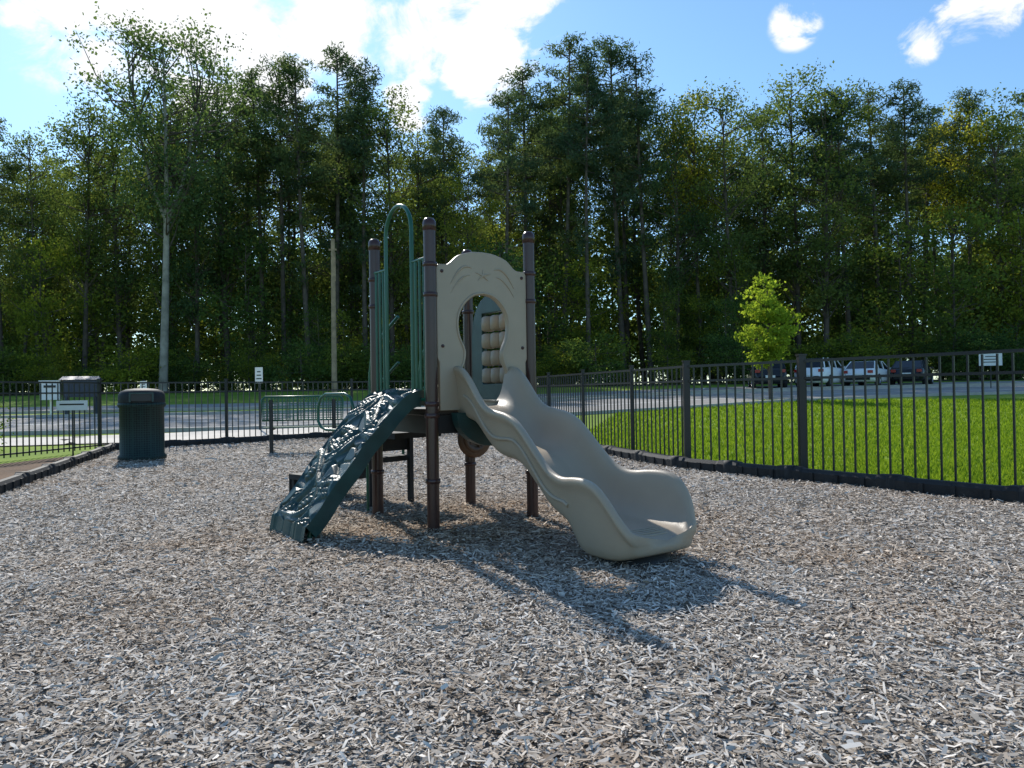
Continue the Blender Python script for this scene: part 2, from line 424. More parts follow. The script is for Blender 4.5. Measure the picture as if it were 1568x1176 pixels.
bot=sm([-.05,.24,.4,.55,.7,.82,.95,1.1,1.25,1.38,1.5,1.6,1.68,1.95,2.05,2.12],[1.0,.93,.80,.69,.66,.65,.59,.47,.345,.285,.25,.13,.06,.06,.07,.11])
m=MB(); vs=[]
for i,s_ in enumerate(ss):
    r,b,w,bo=rail[i],bed[i],hw[i],bot[i]
    half=[(w-.06,bo),(w-.02,bo+.012),(w-.002,bo+.04+.2*(r-bo)),(w+.008,r-.09),(w+.036,r-.065),(w+.044,r-.022),(w+.02,r),(w-.012,r-.004),(w-.035,r-.04),(w-.055,b+(r-b)*.55),(w-.085,b+(r-b)*.28),(w-.13,b+(r-b)*.1),(w-.18,b+.012),(w*.35,b),(0,b-.002)]
    ring=[(a,z) for a,z in half]+[(-a,z) for a,z in half[::-1]][1:]
    ctr=mid+nS*(s_+.03)
    for a,z in ring: vs.append(ctr+u*a+Z*z)
K=29; fs=[]
for i in range(len(ss)-1):
    for j in range(K): fs.append((i*K+j,i*K+(j+1)%K,(i+1)*K+(j+1)%K,(i+1)*K+j))
m.add(vs,fs,0,True)
lst=vs[-K:]; cen=mid+nS*(ss[-1]+.055)
last=[Vector(p) for p in lst]; cc=Vector((cen.x,cen.y,.155))
r2=[ (p*.75+cc*.25)+nS*.012 for p in last]
m.add(last+r2,[(j,(j+1)%K,K+(j+1)%K,K+j) for j in range(K)]+[tuple(K+j for j in range(K))],0,True)
ob=m.build('slide_chute',[M_beige],play)
bm_=bmesh.new(); bm_.from_mesh(ob.data); bmesh.ops.remove_doubles(bm_,verts=bm_.verts,dist=.0008); bmesh.ops.recalc_face_normals(bm_,faces=bm_.faces); bm_.to_mesh(ob.data); bm_.free()
md=ob.modifiers.new('s','SUBSURF'); md.levels=1; md.render_levels=1
m=MB()
for sg in (-1,1):
    idx=[i for i in range(6,66)]
    m.tube([mid+nS*(ss[i]+.03)+u*sg*(hw[i]+.002)+Z*(bot[i]+.42*(rail[i]-bot[i])+.02*math.sin(ss[i]*9)) for i in idx],[.016]*len(idx),8)
m.build('chute_side_rib',[M_beige],play)
m=MB()
for k in range(5):
    i=int(np.argmin(abs(ss-(1.90+.035*k)))); ww_=hw[i]-.2
    m.tube([mid+nS*(1.93+.035*k)+u*a*ww_+Z*(bed[i]+.001) for a in (-1,-.5,0,.5,1)],[.003,.007,.007,.007,.003],6)
m.build('run_out_ridges',[M_beige],play)
m=MB()
e=mid+nS*1.85
m.lathe(e,[(.27,-.02),(.27,.02),(.25,.05),(.22,.09)],20,ax=(u,v_,Z)); m.build('slide_foot',[M_deck],play)

# climber (relief surface)
cm=(P1+P3)/2; no=-u
NA,NT=110,190
tt=np.linspace(0,1,NT); aa=np.linspace(-1,1,NA)
ph=np.interp(tt,[0,.06,.14,.3,.5,.7,.88,.96,1],[-.05,.04,.14,.32,.53,.73,.93,1.02,1.06])
pz=np.interp(tt,[0,.06,.14,.3,.5,.7,.88,.96,1],[1.17,1.185,1.15,.99,.76,.52,.26,.16,.12])
def smo(a,w):
    p=np.pad(a,w,mode='edge'); return np.array([p[i:i+2*w+1].mean() for i in range(len(a))])
ph=smo(ph,6);pz=smo(pz,6)
AA,TT=np.meshgrid(aa,tt)
XM=AA*.40; YM=TT*1.55
H_=np.zeros_like(AA)
rr=np.random.default_rng(29)
# chunky rock/bark facets underneath
cx=rr.uniform(-.45,.45,60); cy=rr.uniform(-.05,1.6,60); ch=rr.uniform(.0,.032,60); gx_=rr.normal(0,.18,60); gy_=rr.normal(0,.18,60)
D=np.hypot(XM[...,None]-cx,(YM[...,None]-cy)); o1=np.argsort(D,axis=-1)[...,:2]
d1=np.take_along_axis(D,o1[...,:1],-1)[...,0]; d2=np.take_along_axis(D,o1[...,1:2],-1)[...,0]; id1=o1[...,0]
rock=ch[id1]+gx_[id1]*(XM-cx[id1])+gy_[id1]*(YM-cy[id1])
rock=np.clip(rock+.012,0,.06)*np.clip((d2-d1)/.03,0,1)**.5
H_=rock
def branch(pts,w,hgt):
    global H_
    best=np.full(AA.shape,9.)
    for (x0,y0),(x1,y1) in zip(pts[:-1],pts[1:]):
        ddx,ddy=x1-x0,y1-y0; L2=ddx*ddx+ddy*ddy+1e-9
        s_=np.clip(((XM-x0)*ddx+(YM-y0)*ddy)/L2,0,1)
        best=np.minimum(best,np.hypot(XM-x0-s_*ddx,YM-y0-s_*ddy))
    rg_=.005*np.sin(best*500)
    H_=np.maximum(H_,np.sqrt(np.clip(1-(best/w)**2,0,1))*(hgt+rg_))
for k in range(7):
    y0=-.05+1.5*k/6; x0=-.42 if k%2 else .42; sg=1 if k%2 else -1
    sl=rr.uniform(.2,.8); pts=[(x0+sg*.84*j/12,y0+sl*j/12*.6+.07*math.sin(j/12*7+k)) for j in range(13)]
    branch(pts,rr.uniform(.034,.05),rr.uniform(.045,.065))
for k in range(2):
    c0=(-.12,.18)[k]; pts=[(c0+.12*math.sin(j*.5+k*2),1.55*j/24) for j in range(25)]
    branch(pts,.042,.055)
for k in range(24):
    a0=rr.uniform(-.85,.85)*.4;t0=(k+rr.random())/24*1.55;th=rr.uniform(0,3.14);la=rr.uniform(.09,.14);lb=la*.45
    X=XM-a0;Y=YM-t0
    U=X*np.cos(th)+Y*np.sin(th);Vq=-X*np.sin(th)+Y*np.cos(th)
    q=1-(U/la)**2-(Vq/lb)**2
    hh=np.where(q>0,.034*np.sqrt(np.clip(q,0,1))+.024,0)-np.where((q>0)&(np.abs(Vq)<.007),.016,0)+np.where(q>0,.006*np.sin(U*130+np.abs(Vq)*110),0)
    H_=np.maximum(H_,hh)
edge=np.clip((1-np.abs(AA))/.08,0,1); H_=H_*edge+ (1-edge)*.04
tang_h=np.gradient(ph);tang_z=np.gradient(pz);ln=np.hypot(tang_h,tang_z);nh=-tang_z/ln;nz=tang_h/ln
W2=.40+.012*np.sin(tt*22)
V=[]
for i in range(NT):
    for j in range(NA):
        q=cm+no*(ph[i]+nh[i]*H_[i,j])+v_*(aa[j]*W2[i])+Z*(pz[i]+nz[i]*H_[i,j])
        V.append(q)
fs=[(i*NA+j,i*NA+j+1,(i+1)*NA+j+1,(i+1)*NA+j) for i in range(NT-1) for j in range(NA-1)]
m=MB(); m.add(V,fs,0,True)
for j in (0,NA-1):
    top=[V[i*NA+j] for i in range(NT)]; low=[cm+no*(ph[i]-nh[i]*.085)+v_*(aa[j]*(W2[i]-.012))+Z*max(.03,pz[i]-nz[i]*.085-.01) for i in range(NT)]
    m.add(top+low,[(i,i+1,NT+i+1,NT+i) for i in range(NT-1)],0,True)
lowL=[cm+no*(ph[i]-nh[i]*.08)-v_*(W2[i]-.012)+Z*max(.03,pz[i]-nz[i]*.08-.01) for i in range(NT)]
lowR=[cm+no*(ph[i]-nh[i]*.08)+v_*(W2[i]-.012)+Z*max(.03,pz[i]-nz[i]*.08-.01) for i in range(NT)]
m.add(lowL+lowR,[(i,i+1,NT+i+1,NT+i) for i in range(NT-1)],0,True)
fr=[V[(NT-1)*NA+j] for j in range(NA)]; fl=[Vector((p.x,p.y,0))+no*.03 for p in fr]
m.add(fr+fl,[(j,j+1,NA+j+1,NA+j) for j in range(NA-1)],0,True)
m.build('rock_climber',[M_teal],play)
m=MB()
for sg in (-.28,.28): m.tube([cm+no*.98+v_*sg+Z*.15,cm+no*1.02+v_*sg-Z*.03],.02,8)
m.build('climber_feet',[M_green],play)
m=MB()
def q(a,z): return cm+v_*a+no*.02+Z*z
hs=S/2-.05
for sg in (-1,1):
    for k,o in enumerate((.02,.095,.17,.235)):
        m.tube([q(sg*(hs-o),1.12),q(sg*(hs-o),2.36)],.013,8)
    m.tube([q(sg*(hs+.03),1.14),q(sg*(hs-.235),1.14)],.014,8); m.tube([q(sg*(hs+.03),2.36),q(sg*(hs-.235),2.36)],.014,8)
ar=[q(-hs+.235,1.2)]+[q(-hs+.235,z) for z in (1.6,2.0,2.4,2.66)]
ra=hs-.235
for i in range(1,12):
    a=math.pi*i/12; ar.append(q(-ra*math.cos(a),2.66+.25*math.sin(a)))
ar+=[q(hs-.235,z) for z in (2.66,2.4,2.0,1.6,1.2)]
m.tube(ar,.019,10)
m.build('entrance_arch_rails',[M_green],play)
cm2=(P2+P4)/2
ho=smooth_open([(0,2.19),(.15,2.17),(.30,2.08),(.39,1.93),(.42,1.75)],4); ho=[(-a,b) for a,b in ho[::-1]]+ho[1:]+[(.42,1.08),(-.42,1.08)]
hi=[(-.24,2.0),(.24,2.0),(.24,1.27),(-.24,1.27)]
curve_panel('activity_panel_frame',ho,[hi],cm2,v_,.04,M_teal,play)
m=MB()
for r_ in range(4):
    z=1.36+.175*r_
    m.tube([cm2-v_*.25+Z*z,cm2+v_*.25+Z*z],.01,6,1)
    for c_ in range(3):
        x=-.155+.155*c_
        m.lathe(cm2+v_*x+Z*z,[(.001,-.078),(.05,-.075),(.07,-.06),(.074,0),(.07,.06),(.05,.075),(.001,.078)],10)
m.build('tic_tac_toe_drums',[M_beige,M_post],play)
m=MB()
st0=(P3+P4)/2; w_=Vector((-.74,.67,0)).normalized(); wn=Vector((w_.y,-w_.x,0))
for k,(a0,a1,z) in enumerate(((.1,.62,.80),(.62,1.2,.52),(1.35,2.05,.28))):
    m.box(st0+w_*(a0+a1)/2+Z*(z-.03),(a1-a0,.62,.06),(w_,wn,Z))
    m.box(st0+w_*a1+Z*(z-.14),(.025,.60,.16),(w_,wn,Z))
    for sg in (-.27,.27): m.box(st0+w_*(a1-.06)+wn*sg+Z*(z-.06)/2,(.05,.05,z-.07),(w_,wn,Z))
m.build('transfer_steps',[M_blackp],play)
m=MB()
for sg in (-1,1):
    o=wn*.33*sg
    m.tube([st0+o+Z*1.95,st0+o+w_*.25+Z*1.78,st0+o+w_*.42+Z*1.60,st0+o+w_*.46+Z*1.4,st0+o+w_*.46+Z*.8],.017,8)
    m.tube([st0+o+Z*1.5,st0+o+w_*.46+Z*1.2],.014,8)
    hp=[(.75,.5),(.75,1.05),(.80,1.16),(.9,1.2),(1.25,1.2),(1.35,1.16),(1.4,1.05),(1.4,.9),(1.35,.84),(1.25,.81),(.9,.81)]
    m.tube([st0+o+w_*a+Z*z for a,z in hp],.016,8)
    hp=[(1.5,.26),(1.5,.62),(1.55,.70),(1.65,.73),(1.9,.73),(1.98,.68),(2.0,.6),(2.0,.05)]
    if sg==1: m.tube([st0+o+w_*a+Z*z for a,z in hp],.016,8)
m.tube([st0+w_*.3-wn*.5+Z*0,st0+w_*.3-wn*.5+Z*.5],.014,8)
m.build('stair_handrails',[M_green],play)
m=MB(); wc=P4+u*.03+v_*.05-nS*.02+Z*.72; 
m.lathe(wc+nS*.1,[(.001,.0),(.2,0),(.215,.02),(.2,.045),(.15,.05),(.001,.03)],24,0,ax=(u,Z,nS))
m.lathe(wc+nS*.155,[(.16,0),(.155,.012),(.11,.012),(.10,0)],24,1,ax=(u,Z,nS))
for k in range(5):
    a=R(72*k); m.tube([wc+nS*.16,wc+nS*.16+u*.11*math.cos(a)+Z*.11*math.sin(a)],.012,6,1)
m.build('spinner_wheel',[M_redb,M_redb],play)

# ------------------------------------------------------------------ furniture
M_mesh,nt,b=newmat('perforated_green_steel')
tc=N(nt,'ShaderNodeTexCoord'); vo=N(nt,'ShaderNodeTexVoronoi'); vo.inputs['Scale'].default_value=24; vo.inputs['Randomness'].default_value=.1
nt.links.new(tc.outputs['Object'],vo.inputs['Vector']); r=ramp(nt,vo.outputs['Distance'],[(.3,(.004,.008,.007)),(.5,(.012,.035,.03))]); nt.links.new(r.outputs[0],b.inputs['Base Color']); b.inputs['Roughness'].default_value=.55; b.inputs['Specular IOR Level'].default_value=.3
can=empty('trash_receptacle',(-6.98,14.3,0),R(25))
m=MB()
m.lathe((0,0,0),[(.001,.02),(.40,.02),(.42,.04),(.42,.1),(.385,.13),(.385,1.0),(.41,1.02),(.42,1.06),(.41,1.09),(.36,1.10)],28,0)
m.build('body',[M_mesh],can)
m=MB()
m.lathe((0,0,0),[(.40,1.085),(.405,1.12),(.40,1.24),(.37,1.30),(.27,1.345),(.12,1.36),(.001,1.362)],28,0)
m.build('domed_lid',[M_blackp],can)
m=MB(); m.box((0,-.395,1.19),(.34,.05,.13)); 
m.build('lid_opening',[M_black],can)
m=MB()
for sg in (-1,1): m.box((sg*.19,-.40,1.19),(.03,.07,.16))
m.box((0,-.40,1.27),(.41,.08,.025)); m.build('opening_frame',[M_teal],can)

def bench(loc,rz,Lb):
    e_=empty('park_bench',loc,rz); m=MB()
    for sg in (-1,1):
        x=sg*(Lb/2-.18)
        m.tube([(x,.12,0),(x,.12,1.1)],.04,10,0); m.tube([(x,.12,.5),(x,-.38,.5)],.03,8,0); m.lathe((x,.12,0),[(.1,0),(.1,.015),(.04,.02)],12,0)
    m.build('legs',[M_black],e_); m=MB()
    z0,z1,y0,y1=.68,1.16,.06,.10
    m.tube([(-Lb/2,y0,z0),(-Lb/2,y1,z1-.06),(-Lb/2+.06,y1,z1),(Lb/2-.06,y1,z1),(Lb/2,y1,z1-.06),(Lb/2,y0,z0)],.022,8,0,closed=True)
    for k in range(22):
        x=-Lb/2+Lb*(k+.5)/22; m.box((x,.08,.92),(.022,.008,.45))
    for k in range(9): m.box((0,.08,.72+.05*k),(Lb-.03,.012,.014))
    for k in range(8): m.box((0,-.40+.06*k,.53),(Lb,.035,.02))
    m.build('seat_and_back',[M_green],e_)
bench((-4.3,15.6,0),R(190),1.6)

def sign(name,loc,rz,w,h,z0,poleh,mat=M_white,extra=None):
    e_=empty(name,loc,rz); m=MB()
    m.tube([(0,.03,0),(0,.03,poleh)],.03,8); m.build('pole',[M_black],e_)
    m=MB(); m.box((0,0,z0+h/2),(w,.012,h)); m.build('plate',[mat],e_)
    m=MB()
    for k in range(3): m.box((0,-.008,z0+h*(.28+.22*k)),(w*(.7-.12*k),.003,h*.07))
    m.build('lettering',[M_black],e_)
    if extra:
        m=MB(); m.box((0,0,z0+h+.08),(w*.9,.02,.12)); m.build('top_plate',[extra],e_)
sign('parking_sign',(-8.0,24.0,T(24)),0,.24,.5,1.5,2.0)
sign('parking_sign',(-11.9,24.5,T(24.5)),0,.22,.36,1.25,1.65)
sign('park_rules_sign',(28.4,45,T(45)),R(-20),1.2,.75,1.35,2.1,M_white,M_yellow)
e_=empty('fence_notice_sign',(-9.05,15.65,0),R(0))
m=MB(); m.box((0,0,0),(.64,.012,.2)); o=m.build('plate',[M_white],e_); o.location=(0,-.05,1.05)
m=MB(); m.box((0,0,0),(.5,.003,.03)); o=m.build('lettering',[M_black],e_); o.location=(0,-.0585,1.07)
m=MB(); m.tube([(0,-.03,0),(0,-.03,1.12)],.018,6); m.build('stake',[M_black],e_)
# community mailbox kiosk across the road
e_=empty('mailbox_kiosk',(-19.3,33.4,T(33.4)-.02),R(22))
m=MB()
for x in (-.25,.85):
    for y in (-.3,.3): m.box((x,y,.4),(.09,.09,.8))
m.box((.3,0,1.18),(1.3,.7,.76)); m.build('cabinet',[M_navy],e_)
m=MB()
for i in range(4):
    for j in range(3): m.box((-.18+.32*i,-.362,.94+.24*j),(.28,.02,.2))
m.build('box_doors',[M_navy],e_)
m=MB(); m.add([(-.5,-.5,1.56),(1.1,-.5,1.56),(1.1,.5,1.56),(-.5,.5,1.56),(-.4,0,1.72),(1.0,0,1.72)],[(0,1,5,4),(2,3,4,5),(0,4,3),(1,2,5),(3,2,1,0)]); m.build('roof',[M_navy],e_)
m=MB(); m.box((-.85,-.05,1.1),(.74,.6,.8)); m.box((-.85,-.05,1.52),(.82,.68,.04)); m.tube([(-.85,0,0),(-.85,0,.71)],.06,8); m.build('parcel_locker',[M_white],e_)
m=MB(); m.box((-.85,-.365,1.28),(.45,.02,.1)); m.box((-.85,-.365,.98),(.5,.02,.03)); m.build('locker_slot',[M_black],e_)
m=MB(); m.tube([(0,0,-.2),(0.02,0,10.3)],[.19,.13],12); m.box((0,0,9.6),(.5,.1,.12)); m.tube([(.15,-.05,7.5),(.15,-.05,9.4)],.05,8)
m.build('utility_pole',[M_wood],None,(-11.7,50,T(50)))

# ------------------------------------------------------------------ cars
def car(name,loc,rz,col,suv=False,metal=.2,sc=1.15):
    e_=empty(name,loc,rz); e_.scale=(sc,sc,sc)
    paint=simple('car_paint',col,.22,metal,.03)
    b_=.0 if not suv else .12
    st=[(-2.3,.42,.62,.66),(-2.24,.3,.86+b_,.80),(-2.0,.24,.98+b_,.88),(-1.4,.22,1.0+b_,.91),(0,.22,.98+b_,.92),(1.0,.22,.95+b_,.91),(1.7,.24,.85+b_,.88),(2.15,.3,.72+b_,.80),(2.3,.4,.6,.66)]
    m=MB(); vs=[]
    for x,zl,zb,hw_ in st:
        for a,z in ((hw_*.9,zl),(hw_,zl+.12),(hw_,zl+(zb-zl)*.6),(hw_*.95,zb-.06),(hw_*.85,zb)):
            vs.append((x,a,z))
        for a,z in ((hw_*.85,zb),(hw_*.95,zb-.06),(hw_,zl+(zb-zl)*.6),(hw_,zl+.12),(hw_*.9,zl)):
            vs.append((x,-a,z))
    fs=[(i*10+j,i*10+(j+1)%10,(i+1)*10+(j+1)%10,(i+1)*10+j) for i in range(len(st)-1) for j in range(10)]
    fs+=[tuple(range(10)),tuple(range((len(st)-1)*10,len(st)*10))[::-1]]
    m.add(vs,fs,0,True)
    rf=1.44+ (.22 if suv else 0)
    g=[(-2.05 if suv else -1.9,.97+b_,.80,0),(-1.75 if suv else -1.25,rf-.05,.64,0),(-.4,rf,.66,0),(.35,rf-.03,.65,0),(1.2,.94+b_,.80,0)]
    vs=[]
    for x,z,w2,_ in g: vs+= [(x,w2,z),(x,-w2,z)]
    m.add(vs,[(2,3,5,4),(4,5,7,6)],0,True)
    m.add(vs,[(0,1,3,2),(6,7,9,8)],1)
    zb=.96+b_
    sidev=[(g[0][0],.80,zb),(g[1][0],.64,g[1][1]),(-.4,.66,rf),(.35,.65,rf-.03),(1.2,.80,zb-.02)]
    m.add(sidev+[(x,-y,z) for x,y,z in sidev],[(0,1,2,3,4),(9,8,7,6,5)],1)
    for x in (-1.1,-.05): 
        for sg in (-1,1): m.tube([(x,sg*.81,zb),(x+.04,sg*.668,rf-.02)],.03,6,0)
    for sg in (-1,1):
        m.tube([(g[0][0],sg*.8,zb),(g[1][0],sg*.645,g[1][1])],.035,6,0); m.tube([(.35,sg*.65,rf-.03),(1.2,sg*.8,zb)],.03,6,0)
        m.box((-2.24,sg*.66,.80+b_),(.1,.26,.16),None,2); m.box((.95,sg*.95,1.0+b_),(.12,.16,.12),None,0)
        m.box((2.17,sg*.6,.66+b_),(.12,.3,.12),None,5)
        for x in (-1.4,1.4):
            ax=(Vector((1,0,0)),Vector((0,0,1)),Vector((0,sg,0)))
            m.lathe((x,sg*.72,.34),[(.34,0),(.35,.04),(.35,.2),(.31,.225),(.22,.22)],20,3,ax); m.lathe((x,sg*.72,.34),[(.22,.22),(.2,.19),(.05,.2),(.001,.21)],10,4,ax)
    m.box((-2.29,0,.62),(.03,.5,.13),None,5); m.box((-2.27,0,.40),(.06,1.3,.12),None,3)
    m.build('body',[paint,M_glass,M_red,M_tyre,M_rim,M_white],e_)
for nm,x,y,rz,c_,sv in (('parked_car',16.9,50.3,76,(.02,.02,.022),True),('parked_car',20.6,50.4,50,(.85,.85,.85),True),('parked_car',24.0,51.0,50,(.8,.8,.8),False),('parked_car',27.3,51.8,55,(.015,.015,.017),False)):
    car(nm,(x,y,T(y)+.02),R(rz),c_,sv,.0)

# ------------------------------------------------------------------ vegetation
def quads(C,size,asp,rng,axis=None,axw=0.0):
    n=len(C); d=rng.normal(size=(n,3)); d/=np.linalg.norm(d,axis=1)[:,None]
    if axis is not None:
        d=d*(1-axw)+axis*axw; d/=np.linalg.norm(d,axis=1)[:,None]
    e=rng.normal(size=(n,3)); e-=d*(e*d).sum(1)[:,None]; e/=np.linalg.norm(e,axis=1)[:,None]
    s=(size*rng.uniform(.6,1.35,n))[:,None]
    V=np.zeros((n,4,3)); V[:,0]=C-d*s*.5; V[:,1]=C-d*s*.05+e*s*asp*.5; V[:,2]=C+d*s*.5; V[:,3]=C-d*s*.05-e*s*asp*.5
    return V.reshape(-1,3)
def finish(name,mb,LV,LA,mats):
    V0=np.array([tuple(v) for v in mb.V]); F0=np.array(mb.F)
    V=np.concatenate([V0,LV]); Q=np.concatenate([F0,len(V0)+np.arange(len(LV)).reshape(-1,4)])
    mi=np.concatenate([np.array(mb.M),np.full(len(LV)//4,len(mats)-1)]); at=np.concatenate([np.zeros(len(F0)),LA])
    return np_mesh(name,V,Q,mats,mi,at)
def pine(seed,H,mats,crown=.5,rad=3.2,nb=56):
    r=random.Random(seed); rng=np.random.default_rng(seed); m=MB()
    wx,wy=r.uniform(-.6,.6),r.uniform(-.6,.6)
    def tp(t): return Vector((wx*math.sin(t*2.2),wy*math.sin(t*1.7+.4)-wy*.39,t*H))
    m.tube([tp(i/10) for i in range(11)],[.25*(1-.85*i/10)*H/28+.02 for i in range(11)],7,cap=False)
    LV=[];LA=[]
    for i in range(nb):
        t=1-crown*(1-(i+.5)/nb)**1.0 if i>6 else r.uniform(.3,1-crown)
        k=(1-t)/crown
        ln=rad*(.30+.85*math.sin(min(1,k*1.15)*math.pi*.62))*r.uniform(.5,1.2)
        if i<=6: ln*=.35
        if r.random()<.13: ln*=.4
        a=r.uniform(0,6.28); upz=r.uniform(-.05,.5)*(1.2-k)
        b0=tp(t); dr=Vector((math.cos(a),math.sin(a),upz)); e_=b0+dr*ln+Z*.25*ln*.3
        m.tube([b0,b0+dr*ln*.5,e_],[.06,.04,.015],4,cap=False)
        nc=max(2,int(ln*1.6))
        base=r.random()
        for c_ in range(nc):
            f=.4+.6*(c_+.5)/nc
            ctr=np.array(b0+(e_-b0)*f)+rng.normal(0,.22,3)
            n=int(r.uniform(30,46)); pts=ctr+rng.normal(0,1,(n,3))*np.array([.38,.38,.24])
            LV.append(quads(pts,.42,.26,rng,np.array([0,0,1.]),.25)); LA.append(np.clip(base*.6+rng.random(n)*.4,0,1))
    return finish('pine_mesh',m,np.concatenate(LV),np.concatenate(LA),mats)
def decid(seed,H,mats,crown=.62,rad=3.6,ntip=75,leaf=.26,per=44,spread=.62,trunk=.24,brm=0,fork=0):
    r=random.Random(seed); rng=np.random.default_rng(seed); m=MB()
    wx,wy=r.uniform(-1,1),r.uniform(-1,1)
    def tp(t): return Vector((wx*math.sin(t*2.6)*.7,wy*(math.sin(t*2.1+.4)-.39)*.7,t*H)) if H>7 else Vector((wx*.12*math.sin(t*2.6),0,t*H))
    m.tube([tp(i/10*.94) for i in range(11)],[trunk*(1-.88*i/10)+.015 for i in range(11)],8,cap=False)
    LV=[];LA=[]; ph_=[r.uniform(0,6.28) for _ in range(4)]
    leaders=[]
    if fork:
        for a,hh_ in ((2.8,.92),(.3,.86),(1.6,.8)):
            b0=tp(.46); e1=tp(.66)+Vector((math.cos(a)*1.8,math.sin(a)*1.2,0)); e2=tp(hh_)+Vector((math.cos(a)*2.9,math.sin(a)*2.0,0))
            m.tube([b0,(b0+e1)/2+Vector((math.cos(a)*.3,0,0)),e1,e2],[trunk*.5,trunk*.42,trunk*.3,.03],7,cap=False)
            leaders.append((b0,e1,e2))
    for i in range(ntip):
        k=r.random()**.85
        t=1-crown*k
        a=r.uniform(0,6.28)
        prof=math.sin(math.pi*(min(.98,.12+k*.8)))**.7
        lob=1+.3*math.sin(2*a+ph_[0]+k*4)+.2*math.sin(3*a+ph_[1]-k*7)
        ln=rad*prof*lob*r.uniform(.45,1.05)
        tb=max(.1,t-r.uniform(.06,.13)); b0=tp(tb); e_=tp(min(t,.95))+Vector((math.cos(a)*ln,math.sin(a)*ln,(t-min(t,.95))*H+r.uniform(-.3,.5)))
        if leaders and r.random()<.6:
            l=min(leaders,key=lambda L_:(L_[2]-e_).length); f=r.uniform(.2,.9); b0=l[1].lerp(l[2],f)
            if b0.z>e_.z: b0=l[0].lerp(l[1],.8)
        md_=(b0+e_)/2+Vector((math.cos(a),math.sin(a),-.6))*ln*.12
        m.tube([b0,md_,e_],[.055*H/28+.01,.035*H/28+.008,.012],4,mat=brm,cap=False)
        base=r.random(); 
        for c_ in range(r.choice((2,3,3,4))):
            ctr=np.array(e_.lerp(md_,r.uniform(0,.55)))+rng.normal(0,spread*.8,3)*np.array([1,1,.6])
            n=int(r.uniform(.6,1.3)*per); pts=ctr+rng.normal(0,1,(n,3))*np.array([spread,spread,spread*.55])
            LV.append(quads(pts,leaf,.62,rng)); LA.append(np.clip(base*.65+rng.random(n)*.4,0,1))
    return finish('tree_mesh',m,np.concatenate(LV),np.concatenate(LA),mats)

L_pine=leafmat('pine_needles',(.042,.075,.045),(.12,.165,.09),.38,.2)
L_dec=leafmat('broadleaf',(.055,.095,.035),(.16,.21,.075),.45,.35)
L_yel=leafmat('broadleaf_yellowing',(.13,.16,.03),(.32,.33,.07),.5,.2)
L_und=leafmat('understorey_leaf',(.05,.085,.026),(.20,.26,.06),.5,.55)
L_yng=leafmat('young_tree_leaf',(.13,.20,.025),(.32,.40,.055),.5,.0)
pines=[pine(s,30,[M_bark,L_pine],crown=c,rad=rd) for s,c,rd in ((1,.44,3.4),(2,.40,3.0),(3,.52,3.4),(4,.48,3.8))]
decs=[decid(s,28,[M_bark,L_dec],crown=c,rad=rd,ntip=70) for s,c,rd in ((11,.62,3.8),(12,.74,3.4),(13,.68,4.2),(14,.64,3.6))]
yels=[decid(s,28,[M_bark,L_yel],crown=c,rad=rd,ntip=55) for s,c,rd in ((15,.42,3.2),)]
unds=[decid(s,11,[M_bark,L_und],crown=.85,rad=2.3,ntip=46,leaf=.22,per=32,spread=.5,trunk=.07) for s in (21,22,23)]
thick=[decid(s,14,[M_bark,L_dec],crown=.92,rad=3.6,ntip=60,leaf=.48,per=22,spread=.75,trunk=.09) for s in (41,42)]
shrubs=[decid(s,3.4,[M_bark,L_und],crown=.95,rad=1.9,ntip=30,leaf=.17,per=32,spread=.36,trunk=.04) for s in (31,32)]
sky_tab=[(-60,27),(-47,25.8),(-43.6,24.6),(-41,27),(-35,28),(-29.7,28),(-28,29),(-26,30.5),(-23,29),(-21.3,30.3),(-16.5,31),(-13.5,29.4),(-11,27.6),(-8.7,26),(-5,26),(-.8,27),(1,29.7),(2.8,30),(4.6,32),(7,30.3),(10.6,32.5),(13,30.3),(15,26.7),(16.6,28.2),(20.8,28.2),(23,26),(26.8,29.4),(29,29.7),(31,26.7),(37,27.6),(40,26.4),(45.5,27),(60,26)]
forest=empty('forest_trees',(0,0,0))
def inst(me,h0,x,y,h,rz,wid=1.0,name='tree'):
    o=bpy.data.objects.new(name,me); COL.objects.link(o); o.location=(x,y,T(y)-.05); s=h/h0
    o.scale=(s*wid,s*wid,s); o.rotation_euler=(R(random.uniform(-1.8,1.8)),R(random.uniform(-1.8,1.8)),rz); o.parent=forest
xs_=[a for a,_ in sky_tab];hs_=[b for _,b in sky_tab]
def skyH(x70): return float(np.interp(x70,xs_,hs_))
front=[(-58,'d'),(-53,'p'),(-47,'p'),(-43.6,'d'),(-39.5,'d'),(-36,'d'),(-32,'d'),(-29,'d'),(-26,'d'),(-23,'p'),(-21,'p'),(-18.6,'p'),(-16.3,'p'),(-13.5,'p'),(-11,'d'),(-8.7,'d'),(-5.5,'p'),(-3.6,'y'),(-.8,'p'),(1.2,'p'),(4.6,'p'),(7.2,'p'),(10.4,'p'),(12.9,'p'),(15.2,'d'),(17.3,'y'),(20.8,'d'),(23.3,'d'),(26.5,'d'),(29,'d'),(31.5,'p'),(34,'p'),(37,'p'),(40,'y'),(42.5,'p'),(45.5,'d'),(48,'p'),(52,'d'),(57,'p')]
for x7,k in front:
    y=random.uniform(67,73); x=x7*y/70; h=skyH(x7)*y/70
    if k=='p': inst(random.choice(pines),30,x,y,h,random.uniform(0,6.28),random.uniform(.85,1.1))
    elif k=='y': inst(yels[0],28.6,x,y-2,h*(.82 if x7<0 else .97),random.uniform(0,6.28),.9)
    else: inst(random.choice(decs),28.6,x,y,h,random.uniform(0,6.28),random.uniform(.9,1.15))
